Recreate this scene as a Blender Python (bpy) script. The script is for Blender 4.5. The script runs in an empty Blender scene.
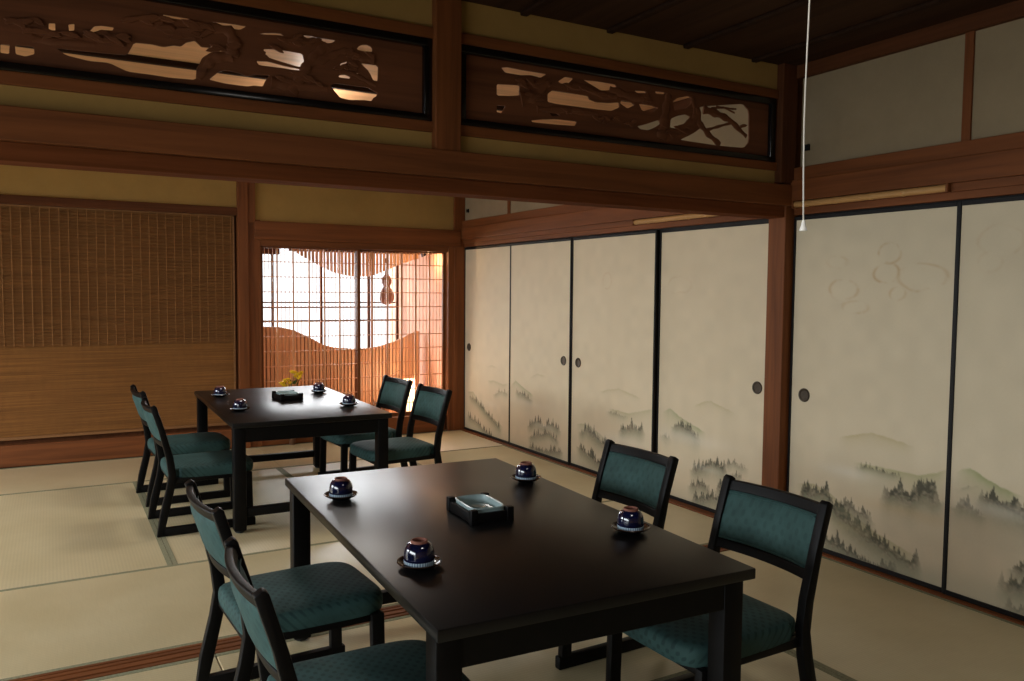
import bpy, bmesh, math, random
import numpy as np
from mathutils import Vector, Matrix
random.seed(7); rng = np.random.default_rng(7)
scene = bpy.context.scene
col = scene.collection
PI = math.pi

# ------------------------------------------------------------------ camera (solved from the room's own straight lines)
F_PX, YAW, PITCH, ROLL, EYE = 813.43, 0.515786, 0.060956, 0.0083808, Vector((0, 0, 1.35))
fw = Vector((math.sin(YAW)*math.cos(PITCH), math.cos(YAW)*math.cos(PITCH), -math.sin(PITCH)))
rt0 = Vector((math.cos(YAW), -math.sin(YAW), 0)); up0 = rt0.cross(fw)
rt = rt0*math.cos(ROLL) + up0*math.sin(ROLL); up = -rt0*math.sin(ROLL) + up0*math.cos(ROLL)
cam_data = bpy.data.cameras.new('camera'); cam = bpy.data.objects.new('camera', cam_data); col.objects.link(cam)
cam_data.sensor_width = 36.0; cam_data.lens = F_PX*36/1024; cam_data.clip_start = 0.05
M = Matrix((rt, up, -fw)).transposed().to_4x4(); M.translation = EYE
cam.matrix_world = M
scene.camera = cam
def on_plane(x, y, axis, v):
    """photograph point -> point on the wall plane axis = v"""
    d = fw + rt*((x-512)/F_PX) - up*((y-340.5)/F_PX)
    return EYE + d*((v-EYE[axis])/d[axis])

# ------------------------------------------------------------------ materials
def lin(c):
    return tuple(((v/255/12.92) if v <= 10 else ((v/255+.055)/1.055)**2.4) for v in c)
class NT:
    def __init__(s, name):
        s.m = bpy.data.materials.new(name); s.m.use_nodes = True
        s.n = s.m.node_tree.nodes; s.l = s.m.node_tree.links
        s.b = s.n['Principled BSDF']
    def new(s, t, **kw):
        n = s.n.new(t)
        for k, v in kw.items(): setattr(n, k, v)
        return n
    def link(s, a, b): s.l.new(a, b)
    def coord(s, scale=(1, 1, 1), rot=(0, 0, 0), kind='Object'):
        t = s.new('ShaderNodeTexCoord'); mp = s.new('ShaderNodeMapping')
        mp.inputs['Scale'].default_value = scale; mp.inputs['Rotation'].default_value = rot
        s.link(t.outputs[kind], mp.inputs['Vector']); return mp.outputs['Vector']
    def noise(s, vec, scale=5, detail=4, rough=.55, dist=0):
        n = s.new('ShaderNodeTexNoise'); n.inputs['Scale'].default_value = scale
        n.inputs['Detail'].default_value = detail; n.inputs['Roughness'].default_value = rough
        n.inputs['Distortion'].default_value = dist
        s.link(vec, n.inputs['Vector']); return n.outputs['Fac']
    def ramp(s, fac, stops):
        r = s.new('ShaderNodeValToRGB'); e = r.color_ramp.elements
        while len(e) < len(stops): e.new(.5)
        for i, (p, c) in enumerate(stops):
            e[i].position = p; e[i].color = (*c, 1) if len(c) == 3 else c
        s.link(fac, r.inputs['Fac']); return r.outputs['Color']
    def math(s, op, a, b=None, c=None):
        n = s.new('ShaderNodeMath', operation=op)
        for i, v in enumerate((a, b, c)):
            if v is None: continue
            if isinstance(v, (int, float)): n.inputs[i].default_value = v
            else: s.link(v, n.inputs[i])
        return n.outputs[0]
    def mix(s, fac, a, b, mode='MIX'):
        n = s.new('ShaderNodeMix', data_type='RGBA', blend_type=mode)
        for k, v in ((0, fac), (6, a), (7, b)):
            if isinstance(v, (int, float)): n.inputs[k].default_value = v
            elif isinstance(v, tuple): n.inputs[k].default_value = (*v, 1) if len(v) == 3 else v
            else: s.link(v, n.inputs[k])
        return n.outputs[2]
    def bump(s, h, strength=.2, dist=.002):
        n = s.new('ShaderNodeBump'); n.inputs['Strength'].default_value = strength
        n.inputs['Distance'].default_value = dist
        s.link(h, n.inputs['Height']); s.link(n.outputs['Normal'], s.b.inputs['Normal'])
    def base(s, v):
        if isinstance(v, tuple): s.b.inputs['Base Color'].default_value = (*v, 1)
        else: s.link(v, s.b.inputs['Base Color'])
    def rough(s, v): s.b.inputs['Roughness'].default_value = v
    def spec(s, v): s.b.inputs['Specular IOR Level'].default_value = v

def wood(name, c, axis=0, rough=.45, grain=22, var=.35, spec=.4, bump=.12):
    t = NT(name); sc = [grain, grain, grain]; sc[axis] = grain*.045
    v = t.coord(tuple(sc))
    n = t.noise(v, 1.0, 5, .6, .6)
    c = lin(c); d = tuple(x*(1-var) for x in c); l = tuple(min(1, x*(1+var)) for x in c)
    t.base(t.ramp(n, [(.28, d), (.5, c), (.75, l)])); t.rough(rough); t.spec(spec)
    
    if bump: t.bump(n, bump, .002)
    return t.m
def plain(name, c, rough=.5, spec=.4, metal=0, coat=0, noise=0, nscale=40):
    t = NT(name); c = lin(c)
    if noise:
        n = t.noise(t.coord(), nscale, 4)
        t.base(t.ramp(n, [(.3, tuple(x*(1-noise) for x in c)), (.7, tuple(min(1, x*(1+noise)) for x in c))]))
    else: t.base(c)
    t.rough(rough); t.spec(spec); t.b.inputs['Metallic'].default_value = metal
    t.b.inputs['Coat Weight'].default_value = coat; t.b.inputs['Coat Roughness'].default_value = .08
    return t.m
def tatami_mat(name, axis):
    t = NT(name)
    # rush ribs across, warp lines along the mat
    s = [1, 1, 1]
    v = t.coord((1, 1, 1)); sep = t.new('ShaderNodeSeparateXYZ'); t.link(v, sep.inputs[0])
    u = sep.outputs['XYZ'.index('X') if axis == 1 else 1]       # across the ribs
    w = t.math('MULTIPLY', u, 2*PI/.0155); rib = t.math('ADD', t.math('MULTIPLY', t.math('SINE', w), .5), .5)
    sc = [5, 5, 5]; sc[1-axis] = 190; sc[axis] = 7
    sc2 = [60, 60, 60]; sc2[axis] = 260; sc2[1-axis] = 9
    n1 = t.noise(t.coord(tuple(sc2)), 1, 3)
    n2 = t.noise(t.coord(), 2.2, 3)
    a = t.ramp(n2, [(.3, lin((196, 181, 142))), (.7, lin((212, 198, 160)))])
    b = t.mix(t.math('MULTIPLY', n1, .35), a, lin((150, 132, 92)))
    c = t.mix(t.math('MULTIPLY', t.math('SUBTRACT', 1.0, rib), .13), b, lin((120, 104, 70)))
    t.base(c); t.rough(.30 if axis == 0 else .38); t.spec(1.0)
    t.b.inputs['Anisotropic'].default_value = .95
    tv = t.new('ShaderNodeCombineXYZ'); tv.inputs[axis].default_value = 1.0
    t.link(tv.outputs[0], t.b.inputs['Tangent'])
    t.bump(t.math('ADD', rib, t.math('MULTIPLY', n1, .5)), .06, .001)
    return t.m
def plaster(name, c):
    t = NT(name); c = lin(c)
    n = t.noise(t.coord(), 3.0, 6, .65); n2 = t.noise(t.coord(), 160, 2)
    a = t.ramp(n, [(.3, tuple(x*.88 for x in c)), (.7, tuple(min(1, x*1.1) for x in c))])
    t.base(t.mix(t.math('MULTIPLY', n2, .2), a, tuple(x*.7 for x in c))); t.rough(.92); t.spec(.1)
    t.bump(n2, .15, .002); return t.m

WX = {a: wood('reddish_wood_'+'xyz'[a], (112, 64, 32), a, .58, 22, .35, .2) for a in (0, 1, 2)}
WD = {a: wood('dark_aged_wood_'+'xyz'[a], (84, 49, 28), a, .65, 22, .35, .1) for a in (0, 1, 2)}
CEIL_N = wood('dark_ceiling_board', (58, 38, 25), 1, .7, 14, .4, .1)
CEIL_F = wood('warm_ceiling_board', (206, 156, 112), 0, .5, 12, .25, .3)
BATTEN = wood('ceiling_batten', (46, 30, 20), 0, .75, 22, .35, .1)
CARVE = wood('carved_transom_wood', (104, 62, 38), 0, .6, 16, .4, .25)
LACQ = plain('black_lacquer', (10, 9, 10), .22, .5, coat=.3)
BLACKW = plain('black_stained_wood', (8, 7, 7), .48, .16, noise=.3, nscale=30)
TABLETOP = wood('black_table_wood', (12, 11, 11), 1, .345, 60, .35, .32, 0)
FUSFR = plain('black_door_frame_lacquer', (13, 10, 9), .55, .25)
YPLAS = plaster('ochre_wall_plaster', (158, 126, 72))
GPLAS = plaster('pale_grey_plaster', (148, 131, 104))
PINKP = plaster('salmon_wall_plaster', (214, 164, 140))
SHELL = plaster('room_wall_plaster', (120, 96, 62))
BAMBOO = wood('bamboo_cane', (180, 136, 84), 1, .35, 30, .18)
TAT = {0: tatami_mat('woven_rush_x', 0), 1: tatami_mat('woven_rush_y', 1)}
HERI = plain('tatami_border_cloth', (128, 126, 100), .8, .2, noise=.25, nscale=90)
SOIL = plain('subfloor_board', (60, 46, 30), .8)
SLAT = wood('warm_slat_wood', (216, 162, 120), 2, .5, 40, .2)
LATT = wood('lattice_bar_wood', (212, 146, 100), 2, .45, 50, .3)
NAVY = plain('navy_glaze', (11, 15, 44), .12, .6, coat=.6, noise=.35, nscale=30)
CLAY = plain('unglazed_red_clay', (128, 82, 68), .7, .2, noise=.15)
IRONM = plain('dark_bronze_metal', (74, 64, 52), .55, .4, .2, noise=.2)
BLKM = plain('black_fitting', (14, 14, 14), .5)
WHITEP = plain('white_plastic', (236, 234, 228), .4)
CORDM = plain('white_cord', (222, 216, 204), .7)
CELADON = plain('pale_celadon_glaze', (140, 160, 160), .3, .4, coat=.1, noise=.12, nscale=25)
GOURD = plain('dried_gourd_skin', (150, 98, 78), .45, .4, noise=.25, nscale=14)
GREYST = plain('grey_stoneware', (116, 104, 92), .7, noise=.25)
TWIG = plain('brown_twig', (130, 82, 50), .7)
PETAL = plain('yellow_petal', (236, 196, 34), .6, noise=.15)
LEAF = plain('green_leaf', (70, 92, 40), .6)
VASEM = plain('brown_vase_glaze', (92, 62, 40), .3)
def rim_band():
    t = NT('pale_blue_striped_rim'); v = t.coord(); sep = t.new('ShaderNodeSeparateXYZ'); t.link(v, sep.inputs[0])
    a = t.math('ARCTAN2', sep.outputs[0], sep.outputs[1])
    s = t.math('ADD', t.math('MULTIPLY', t.math('SINE', t.math('MULTIPLY', a, 36.0)), .5), .5)
    t.base(t.ramp(s, [(.2, lin((92, 116, 140))), (.7, lin((176, 194, 204)))])); t.rough(.2); return t.m
RIM = rim_band()
def fabric(name, k):
    t = NT(name); v = t.coord(); sep = t.new('ShaderNodeSeparateXYZ'); t.link(v, sep.inputs[0])
    P = .030
    sx = t.math('SINE', t.math('MULTIPLY', t.math('ADD', sep.outputs[0], t.math('MULTIPLY', sep.outputs[2], .9)), 2*PI/P))
    sy = t.math('SINE', t.math('MULTIPLY', sep.outputs[1], 2*PI/(P*1.25)))
    pr = t.math('MULTIPLY', sx, sy)
    dot = t.new('ShaderNodeMapRange'); dot.inputs[1].default_value = .15; dot.inputs[2].default_value = .6
    t.link(pr, dot.inputs[0])
    n = t.noise(t.coord(), 220, 2); n2 = t.noise(t.coord(), 14, 3)
    base = t.ramp(n2, [(.3, lin((40, 66, 64))), (.7, lin((52, 82, 79)))])
    c = t.mix(t.math('MULTIPLY', dot.outputs[0], k), base, lin((20, 42, 42)))
    t.base(t.mix(t.math('MULTIPLY', n, .25), c, lin((30, 56, 54)))); t.rough(.75); t.spec(.3)
    t.bump(n, .3, .001); return t.m
FABRIC = fabric('teal_dotted_seat_fabric', .62); PADFAB = fabric('teal_back_fabric', .28)
def reed():
    t = NT('woven_reed_splints'); v = t.coord(); sep = t.new('ShaderNodeSeparateXYZ'); t.link(v, sep.inputs[0])
    n = t.noise(t.coord((1.2, 1, 130)), 1, 3); n2 = t.noise(t.coord((26, 1, 9)), 1, 3); n3 = t.noise(t.coord((90, 1, 2)), 1, 2)
    a = t.ramp(n, [(.3, lin((118, 80, 42))), (.7, lin((170, 118, 64)))])
    t.base(t.mix(t.math('MULTIPLY', n2, .35), a, lin((88, 56, 30))))
    t.rough(.6); t.spec(.3); t.b.inputs['Sheen Weight'].default_value = 0
    t.bump(n, .3, .002); return t.m
REED = reed()
THREAD = plain('blind_thread', (150, 104, 58), .8)
REEDD = wood('dark_reed', (124, 84, 46), 0, .6, 60, .3)
def paper_lamp():
    t = NT('glowing_lamp_paper'); t.base(lin((250, 236, 206))); t.b.inputs['Emission Color'].default_value = (*lin((255, 226, 180)), 1)
    t.b.inputs['Emission Strength'].default_value = 1.6; t.rough(.8); return t.m
LAMPP = paper_lamp()
def bulb():
    t = NT('lit_bulb'); t.base((1, .9, .7)); t.b.inputs['Emission Color'].default_value = (1, .72, .38, 1)
    t.b.inputs['Emission Strength'].default_value = 12; return t.m
BULB = bulb()
def painted_paper():
    t = NT('ink_painted_paper'); a = t.new('ShaderNodeVertexColor'); a.layer_name = 'ink'
    n = t.noise(t.coord((60, 60, 700)), 1, 3); n2 = t.noise(t.coord((1, 1.6, 2.4)), 1.6, 4)
    c = t.mix(t.math('MULTIPLY', n, .16), a.outputs['Color'], lin((128, 108, 74)))
    c = t.mix(t.math('MULTIPLY', n2, .16), c, lin((176, 158, 116)))
    t.base(c); t.rough(.7); t.spec(.25); t.bump(n, .12, .0006); return t.m
PAPER = painted_paper()

# ------------------------------------------------------------------ mesh builder
class MB:
    def __init__(s): s.bm = bmesh.new()
    def _merge(s, b, mat=None):
        if mat is not None: bmesh.ops.transform(b, matrix=mat, verts=b.verts)
        me = bpy.data.meshes.new('t'); b.to_mesh(me); b.free(); s.bm.from_mesh(me); bpy.data.meshes.remove(me); return s
    def box(s, x0, x1, y0, y1, z0, z1, bev=0.0, seg=2, mat=None):
        b = bmesh.new(); bmesh.ops.create_cube(b, size=1)
        for v in b.verts:
            v.co = Vector(((x0+x1)/2 + v.co.x*(x1-x0), (y0+y1)/2 + v.co.y*(y1-y0), (z0+z1)/2 + v.co.z*(z1-z0)))
        if bev: bmesh.ops.bevel(b, geom=list(b.edges), offset=bev, segments=seg, profile=.5, affect='EDGES')
        return s._merge(b, mat)
    def prism(s, pts, a0, a1, axis=1, bev=0.0, mat=None):
        """extrude a 2D outline along an axis (axis 1: outline is (x,z))"""
        b = bmesh.new()
        def P(p, a): return {0: (a, p[0], p[1]), 1: (p[0], a, p[1]), 2: (p[0], p[1], a)}[axis]
        v0 = [b.verts.new(P(p, a0)) for p in pts]; v1 = [b.verts.new(P(p, a1)) for p in pts]
        b.faces.new(v0); b.faces.new(v1[::-1]); n = len(pts)
        for i in range(n): b.faces.new((v0[i], v1[i], v1[(i+1) % n], v0[(i+1) % n]))
        bmesh.ops.recalc_face_normals(b, faces=b.faces)
        if bev:
            es = [e for e in b.edges if e.calc_face_angle(0) > .5]
            bmesh.ops.bevel(b, geom=es, offset=bev, segments=2, profile=.5, affect='EDGES')
        return s._merge(b, mat)
    def lathe(s, prof, n=40, mat=None):
        b = bmesh.new(); rings = []
        for r, z in prof:
            if r < 1e-6: rings.append([b.verts.new((0, 0, z))])
            else: rings.append([b.verts.new((r*math.cos(2*PI*i/n), r*math.sin(2*PI*i/n), z)) for i in range(n)])
        for A, B in zip(rings, rings[1:]):
            for i in range(n):
                j = (i+1) % n
                if len(A) == 1 and len(B) == 1: continue
                if len(A) == 1: b.faces.new((A[0], B[i], B[j]))
                elif len(B) == 1: b.faces.new((A[i], B[0], A[j]))
                else: b.faces.new((A[i], B[i], B[j], A[j]))
        bmesh.ops.recalc_face_normals(b, faces=b.faces)
        return s._merge(b, mat)
    def tube(s, path, r, n=10, flat=1.0, flat_axis=None, mat=None, cap=True):
        b = bmesh.new(); path = [Vector(p) for p in path]; rings = []
        for i, p in enumerate(path):
            t = (path[min(i+1, len(path)-1)] - path[max(i-1, 0)]).normalized()
            a = Vector((0, 1, 0)) if abs(t.y) < .9 else Vector((1, 0, 0))
            u = t.cross(a).normalized(); w = t.cross(u).normalized()
            rr = r[i] if isinstance(r, (list, tuple)) else r
            ring = []
            for k in range(n):
                o = u*math.cos(2*PI*k/n)*rr + w*math.sin(2*PI*k/n)*rr
                if flat_axis is not None: o[flat_axis] *= flat
                ring.append(b.verts.new(p+o))
            rings.append(ring)
        for A, B in zip(rings, rings[1:]):
            for k in range(n): b.faces.new((A[k], B[k], B[(k+1) % n], A[(k+1) % n]))
        if cap: b.faces.new(rings[0][::-1]); b.faces.new(rings[-1])
        bmesh.ops.recalc_face_normals(b, faces=b.faces)
        return s._merge(b, mat)
    def grid(s, fn, nu, nv, closed_u=False):
        b = bmesh.new(); V = [[b.verts.new(fn(i/nu, j/nv)) for j in range(nv+1)] for i in range(nu+1)]
        for i in range(nu):
            for j in range(nv): b.faces.new((V[i][j], V[i+1][j], V[i+1][j+1], V[i][j+1]))
        bmesh.ops.remove_doubles(b, verts=b.verts, dist=1e-6)
        bmesh.ops.recalc_face_normals(b, faces=b.faces)
        return s._merge(b)
    def build(s, name, mat, parent=None, smooth=False, loc=None):
        me = bpy.data.meshes.new(name); s.bm.to_mesh(me); s.bm.free(); me.materials.append(mat)
        if smooth:
            for p in me.polygons: p.use_smooth = True
            try: me.set_sharp_from_angle(angle=math.radians(38))
            except Exception: pass
        o = bpy.data.objects.new(name, me); col.objects.link(o)
        if parent: o.parent = parent
        if loc: o.location = loc
        return o
def tag(o, label=None, cat=None, group=None, kind=None):
    if label: o['label'] = label
    if cat: o['category'] = cat
    if group: o['group'] = group
    if kind: o['kind'] = kind
    return o
def empty(name, loc=(0, 0, 0), rz=0):
    o = bpy.data.objects.new(name, None); o.empty_display_size = .1; o.location = loc; o.rotation_euler = (0, 0, rz); col.objects.link(o); return o
def copy_tree(o, parent=None):
    c = o.copy(); col.objects.link(c)
    if parent: c.parent = parent
    for ch in list(o.children): copy_tree(ch, c)
    return c
def struct(o, label, cat): return tag(o, label, cat, kind='structure')
_tn = [0]
def trim(mb, mat, label, cat='beam', smooth=False):
    _tn[0] += 1; return struct(mb.build('trim_%d' % _tn[0], mat, smooth=smooth), label, cat)

# ================================================================== THE ROOM
W = 3.471            # face of the painted sliding doors (right wall)
YB = 3.09            # front face of the transom between the two rooms
YK = 7.08            # back wall face
XL = -2.55           # left wall
YN = -1.7            # wall behind the camera
ZC = 2.545           # ceilings
# ---- floor with tatami mats
fl = MB().box(XL-.2, 3.7, YN-.2, 8.6, -.12, -.05).build('floor', SOIL); struct(fl, 'floor of pale woven tatami mats across both rooms', 'floor')
def mat(x0, x1, y0, y1, axis):
    g = .0012
    o = MB().box(x0+g, x1-g, y0+g, y1-g, -.05, -.0012, .004, 1).build('tatami_mat', TAT[axis], fl)
    b = MB(); hw = .024
    if axis == 0:
        b.box(x0+g, x1-g, y0+g, y0+hw, -.03, 0); b.box(x0+g, x1-g, y1-hw, y1-g, -.03, 0)
    else:
        b.box(x0+g, x0+hw, y0+g, y1-g, -.03, 0); b.box(x1-hw, x1-g, y0+g, y1-g, -.03, 0)
    b.build('border', HERI, o)
XR = 3.432
# far room
mat(XL, -.42, 3.21, 4.21, 0); mat(-.42, 1.5, 3.21, 4.21, 0); mat(1.5, XR, 3.21, 4.21, 0)
for x0, x1 in ((XL, -1.49), (-1.49, -.49), (-.49, .49), (.49, 1.47), (1.47, 2.45), (2.45, XR)): mat(x0, x1, 4.21, 6.15, 1)
mat(XL, -.42, 6.15, 7.06, 0); mat(-.42, 1.5, 6.15, 7.06, 0); mat(1.5, XR, 6.15, 7.06, 0)
# near room
mat(XL, -1.4, 2.13, 3.09, 0); mat(-1.4, .5, 2.13, 3.09, 0); mat(.5, 2.40, 2.13, 3.09, 0); mat(2.40, XR, 1.16, 3.09, 1)
for x0, x1 in ((XL, -1.5), (-1.5, -.5), (-.5, .45), (.45, 1.42), (1.42, 2.40)): mat(x0, x1, .2, 2.13, 1)
mat(2.40, XR, -.74, 1.16, 1); mat(2.40, XR, YN, -.74, 1)
mat(XL, -.4, YN, .2, 0); mat(-.4, 1.0, YN, .2, 0); mat(1.0, 2.40, YN, .2, 0)
# grooved threshold between the rooms
b = MB()
for y0, y1 in ((3.092, 3.113), (3.123, 3.154), (3.164, 3.185), (3.192, 3.209)): b.box(XL, XR, y0, y1, -.05, .002, .001, 1)
b.box(XL, XR, 3.092, 3.209, -.05, -.006)
trim(b, WX[0], 'reddish grooved wooden threshold in the floor under the near table', 'threshold')
b = MB().box(XR, W+.09, YN, 7.06, -.05, .006, .002, 1)
trim(b, WX[1], 'wooden floor track along the foot of the painted sliding doors', 'threshold')

# ---- right wall
struct(MB().box(3.56, 3.7, YN-.2, 8.6, -.1, 2.75).build('wall_right', SHELL), 'wall behind the painted sliding doors', 'wall')
b = MB()
for y0, y1 in ((YN, 2.12), (2.16, 3.04)): b.box(W, 3.56, y0, y1, 2.01, 2.48)
trim(b, GPLAS, 'pale grey plaster band above the near sliding doors', 'wall panel')
b = MB()
for y0, y1 in ((3.22, 5.12), (5.28, 6.165), (6.205, 7.05)): b.box(W, 3.56, y0, y1, 2.01, 2.48)
trim(b, GPLAS, 'pale plaster band above the far sliding doors, seen under the transom beam', 'wall panel')
for (ya, yb, nm) in ((YN, 3.065, 'near'), (3.2, 7.06, 'far')):
    b = MB(); b.box(W-.012, 3.56, ya, yb, 1.765, 1.80, .002, 1); b.box(W-.045, 3.56, ya, yb, 1.836, 1.945, .004)
    b.box(W-.02, 3.56, ya, yb, 1.80, 1.836); b.box(W-.03, 3.56, ya, yb, 1.945, 2.012, .003)
    trim(b, WX[1], 'long reddish lintel rail over the %s sliding doors' % nm)
    b = MB().box(W-.03, 3.56, ya, yb, 2.476, ZC, .003)
    trim(b, WD[1], 'dark wooden ceiling rail above the %s right-hand plaster' % nm)
    b = MB().box(W+.02, 3.56, ya, yb, 1.755, 1.766)
    trim(b, FUSFR, 'black head track above the %s sliding doors' % nm)
trim(MB().box(W-.012, 3.56, 2.12, 2.16, 2.0, 2.49, .003), WX[2], 'slim wooden upright between the two near grey plaster panels', 'post')
trim(MB().box(W-.012, 3.56, 6.165, 6.205, 2.0, 2.49, .003), WX[2], 'slim wooden strip splitting the farthest pale plaster panel', 'post')
b = MB(); b.box(W-.015, 3.56, 5.20, 5.28, 2.0, 2.49, .003); b.box(W-.015, 3.56, 5.12, 5.15, 2.0, 2.49, .003)
trim(b, WX[2], 'double wooden upright just visible under the transom beam', 'post')
# post carrying the transom, right end
b = MB(); b.box(3.41, 3.56, 3.075, 3.195, 0, ZC, .005)
trim(b, WX[2], 'square reddish wooden post between the near and far sliding doors', 'post')
b = MB(); b.box(3.345, 3.455, 3.055, 3.19, 1.93, ZC, .004)
trim(b, WD[2], 'dark upper upright at the right end of the carved transom', 'post')

# ---- sliding doors with ink landscapes
def value_noise(Y, Z, s, seed):
    r = np.random.default_rng(seed); g = r.random((97, 97))
    u = np.abs(Y*s) % 95; v = np.abs(Z*s) % 95; i = u.astype(int); j = v.astype(int); fu = u-i; fv = v-j
    fu = fu*fu*(3-2*fu); fv = fv*fv*(3-2*fv)
    return (g[i, j]*(1-fu)*(1-fv) + g[i+1, j]*fu*(1-fv) + g[i, j+1]*(1-fu)*fv + g[i+1, j+1]*fu*fv)
class Painting:
    def __init__(s, y0, y1, z0, z1, step=.0055):
        s.ny = int((y1-y0)/step); s.nz = int((z1-z0)/step)
        s.Y, s.Z = np.meshgrid(np.linspace(y0, y1, s.ny+1), np.linspace(z0, z1, s.nz+1), indexing='ij')
        s.C = np.ones(s.Y.shape+(3,))*np.array(lin((214, 200, 172)))
        s.n1 = value_noise(s.Y, s.Z, 55, 1); s.n2 = value_noise(s.Y, s.Z, 130, 2); s.n3 = value_noise(s.Y, s.Z, 14, 3)
    def blend(s, a, c):
        a = np.clip(a, 0, 1)[..., None]; s.C = s.C*(1-a) + a*np.array(lin(c))
    def px(s, p): q = on_plane(p[0], p[1], 0, W); return q.y, q.z
    def hill(s, pts, depth=.10, c=(150, 152, 112), a=.5):
        """soft wash hanging below a ridge line"""
        q = sorted(s.px(p) for p in pts); ys = [k[0] for k in q]; zs = [k[1] for k in q]
        ridge = np.interp(s.Y, ys, zs) + (s.n1-.5)*.006
        e = np.minimum(np.clip((s.Y-ys[0])/.06, 0, 1), np.clip((ys[-1]-s.Y)/.06, 0, 1))
        d = ridge-s.Z
        s.blend(np.where(d > 0, np.exp(-np.maximum(d, 0)/depth*2.2), np.exp(-(d/.004)**2))*a*e*(.7+.5*s.n3), c)
    def mist(s, p, ry, rz, a=.5, c=(226, 220, 204)):
        y, z = s.px(p); s.blend(np.exp(-((s.Y-y)/ry)**2-((s.Z-z)/rz)**2)*a, c)
    def tree(s, y, z, h, a=.85):
        j = np.abs(s.Y[:, 0]-y) < .12; i0, i1 = np.argmax(j), len(j)-np.argmax(j[::-1])
        k = (s.Z[0] > z-.6*h-.05) & (s.Z[0] < z+h+.02)
        if not j.any() or not k.any(): return
        k0, k1 = np.argmax(k), len(k)-np.argmax(k[::-1]); S = (slice(i0, i1), slice(k0, k1))
        d = z+h-s.Z[S]; w = .004+.21*np.clip(d, 0, h*1.1)*(.5+.9*s.n2[S])*(.8+.35*np.sin(d*420))
        m = np.exp(-((s.Y[S]-y)/w)**2*1.3)*(d > 0)*np.clip(d/.012, 0, 1)*np.exp(-np.maximum(d-h*.7, 0)/(h*.30))
        al = np.clip(m*a*(.35+1.0*s.n2[S]), 0, .93)[..., None]
        s.C[S] = s.C[S]*(1-al)+al*np.array(lin((50, 58, 52)))
    def grove(s, pts, h=.05, n=10, a=.8, spread=.02, seed=0):
        """a misty stand of firs: jagged tops along a ridge line given in the photograph, fading downwards"""
        r = random.Random(seed); q = sorted(s.px(p) for p in pts); ys = [k[0] for k in q]; zs = [k[1] for k in q]
        j = (s.Y[:, 0] > ys[0]-.06) & (s.Y[:, 0] < ys[-1]+.06)
        k = (s.Z[0] > min(zs)-2.2*h-.02) & (s.Z[0] < max(zs)+1.2*h)
        if not j.any() or not k.any(): return
        S = (slice(np.argmax(j), len(j)-np.argmax(j[::-1])), slice(np.argmax(k), len(k)-np.argmax(k[::-1])))
        Y, Z = s.Y[S], s.Z[S]; y1 = Y[:, 0]
        ridge = np.interp(y1, ys, zs)-h*.55
        top = ridge.copy(); L = ys[-1]-ys[0]
        for t in range(int(n*1.3)):
            yt = ys[0]+L*(t+r.random())/(n*1.3); hh = h*.72*(.35+1.0*r.random()**1.7)
            top = np.maximum(top, np.interp(yt, ys, zs)-h*.55+hh-np.abs(y1-yt)/(.24+.14*r.random()))
        end = np.clip((y1-ys[0]+.03)/.06, 0, 1)*np.clip((ys[-1]+.03-y1)/.06, 0, 1)
        d = top[:, None]-Z+(s.n2[S]-.5)*.014; g = ridge[:, None]-Z+(s.n1[S]-.5)*h*.5
        ink = np.clip(d/.009, 0, 1)*np.exp(-np.maximum(g, 0)/(h*.46))*end[:, None]
        al = np.clip(ink*a*(.52+.75*s.n1[S]+.45*(s.n2[S]-.3)), 0, .95)[..., None]
        s.C[S] = s.C[S]*(1-al)+al*np.array(lin((50, 58, 54)))
        wash = np.clip(g/.03, 0, 1)*np.exp(-np.maximum(g-h*.2, 0)/(h*.6))*end[:, None]
        al = (wash*a*.72*(.5+s.n1[S]))[..., None]; s.C[S] = s.C[S]*(1-al)+al*np.array(lin((126, 132, 108)))
    def ring(s, p, rx, ry, a=.35, broken=.5, ph=0):
        y, z = s.px(p); u = (s.Y-y)/rx; v = (s.Z-z)/ry; rr = np.sqrt(u*u+v*v)+(s.n3-.5)*.25; th = np.arctan2(v, u)
        m = np.exp(-((rr-1)*min(rx, ry)/.006)**2)*np.clip(.5+broken*np.sin(th*2+ph)+(s.n1-.5), 0, 1)
        s.blend(m*a*1.25, (176, 124, 54)); s.blend((rr < 1)*.08, (226, 216, 190))
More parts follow.
